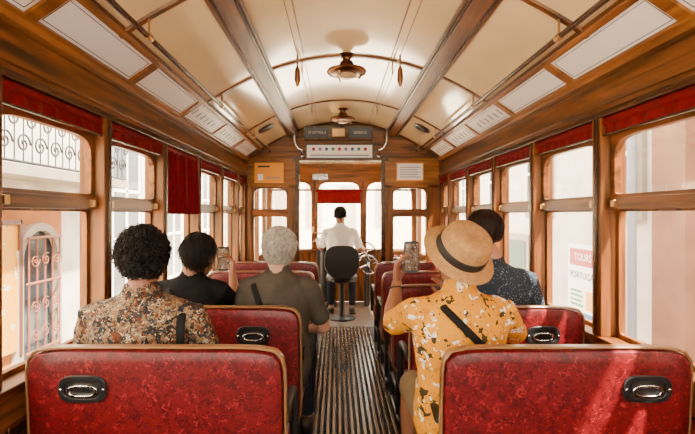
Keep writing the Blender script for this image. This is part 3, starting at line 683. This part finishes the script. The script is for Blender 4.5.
YEL=pattern('yellow_tile',(0.60,0.27,0.004),[(9,0.28,(0.60,0.52,0.34),'v',3),(9,0.12,(0.20,0.09,0.015),'v',3)],0.5)
gm0=mat('panel_frame',(0.10,0.03,0.012),0.5)
b=B(); b.box(XA+0.002,XA+0.05,3.52,3.92,0.15,1.22,YEL); b.box(XA+0.002,XA+0.07,3.92,3.955,0.10,1.26,gm0); b.box(XA+0.002,XA+0.07,3.49,3.95,1.22,1.26,gm0); b.done('shop_sign_board',bevel=0.004)
def scroll(b,c,r,m,th=0.008,t0=0,dirn=1):
    pts=[]
    for k in range(26):
        a=t0+dirn*k/25*math.pi*3.2; rr=r*(1-k/28); 
        pts.append((c[0],c[1]+rr*math.cos(a),c[2]+rr*math.sin(a)))
    b.tube(pts,th,m,6)
b=B(); x=XA+0.38
for z in(1.70,2.35,2.42): b.tube([(x,3.2,z),(x,5.2,z)],0.012,IRON,8)
for k in range(21): 
    y=3.2+k*0.1; b.tube([(x,y,1.70),(x,y,2.42)],0.006,IRON,6)
for k in range(10):
    y=3.3+k*0.2; scroll(b,(x,y,1.84),0.08,IRON,0.008,0,1); scroll(b,(x,y+0.08,2.02),0.08,IRON,0.008,math.pi,-1); scroll(b,(x,y,2.22),0.08,IRON,0.008,1,1)
b.done('balcony_railing')
b=B(); x=XA+0.09
gm=mat('grille_paint',(0.20,0.05,0.02),0.6)
for k in range(5): y=4.0+k*0.11; b.tube([(x,y,-0.7),(x,y,1.1)],0.007,gm,6)
for z in(-0.5,0.1,0.7,1.1): b.tube([(x,3.98,z),(x,4.46,z)],0.012,gm,8)
for k in range(3):
    for z in(0.25,0.5,0.9): scroll(b,(x+0.01,4.07+k*0.15,z),0.06,gm,0.005,k,1 if k%2 else -1)
b.done('door_grille')
XB=2.9
b=B(); b.box(XB,XB+0.3,-3,3.72,-0.8,3.6,PLP); b.box(XB,XB+0.3,3.72,16,-0.8,3.6,PLW)
b.box(XB-0.10,XB,3.72,4.12,-0.8,3.6,PLP); b.box(XB-0.14,XB,3.68,4.16,-0.8,-0.1,STONE)
for y in(4.75,6.6,8.3,10.2,12.5):
    b.box(XB-0.05,XB,y-0.42,y+0.42,1.25,3.2,STONE); b.box(XB-0.06,XB-0.05,y-0.32,y+0.32,1.35,3.1,DG)
    for q in(-0.32,0,0.32): b.box(XB-0.08,XB-0.06,y+q-0.02,y+q+0.02,1.35,3.1,WHITE)
    for q in(1.35,1.9,2.5,3.08): b.box(XB-0.08,XB-0.06,y-0.32,y+0.32,q-0.02,q+0.02,WHITE)
for y in(7.4,9.4): b.box(XB-0.05,XB,y-0.5,y+0.5,-0.8,1.0,STONE); b.box(XB-0.06,XB-0.05,y-0.4,y+0.4,-0.8,0.9,GREEN)
b.done('building_right')
b=B(); b.tube([(XB-0.15,4.32,-0.8),(XB-0.15,4.32,3.4)],0.04,GREY,12); b.done('drain_pipe')
e=empty('street_poster'); b=B(); b.box(XB-0.03,XB-0.005,5.05,5.75,0.0,0.95,WHITE); b.box(XB-0.034,XB-0.03,5.10,5.70,0.70,0.90,RSIGN)
b.box(XB-0.034,XB-0.03,5.12,5.68,0.05,0.16,BLUEP); b.box(XB-0.034,XB-0.03,5.12,5.34,0.20,0.42,ORANGE)
for k in range(4): b.box(XB-0.034,XB-0.03,5.40+0.03*(k%2),5.68,0.22+k*0.055,0.245+k*0.055,GREENP)
b.done('board',parent=e)
text('PORTUGAL',(XB-0.037,5.40,0.585),0.115,BLACK,e,rot=(math.radians(90),0,math.radians(-90)))
text('TOURS',(XB-0.037,5.40,0.80),0.12,WHITE,e,rot=(math.radians(90),0,math.radians(-90)))
b=B(); b.box(-6,6,24,24.5,-0.8,4,PLW)
for x in(-3,-1.2,0.6,2.4): b.box(x-0.4,x+0.4,23.95,24,0.6,2.8,STONE)
b.done('building_far')
# ---------------------------------------------------------------- light
w=bpy.data.worlds.new('world'); bpy.context.scene.world=w; w.use_nodes=True
bg=w.node_tree.nodes['Background']; bg.inputs[0].default_value=(1.0,0.90,0.76,1); bg.inputs[1].default_value=18
s=bpy.data.lights.new('sun','SUN'); s.energy=60; s.angle=math.radians(1.5); s.color=(1,0.86,0.66)
o=bpy.data.objects.new('sun',s); bpy.context.collection.objects.link(o)
o.rotation_euler=V((-0.45,0.35,-1)).to_track_quat('-Z','Y').to_euler()
# ---------------------------------------------------------------- camera
c=bpy.data.cameras.new('camera'); c.sensor_width=36; c.lens=463*36/695; c.shift_x=(347.5-337)/695; c.shift_y=-(217-215)/695; c.clip_start=0.02
o=bpy.data.objects.new('camera',c); o.location=(0,0,CZ); o.rotation_euler=(math.radians(90),0,0); bpy.context.collection.objects.link(o); bpy.context.scene.camera=o
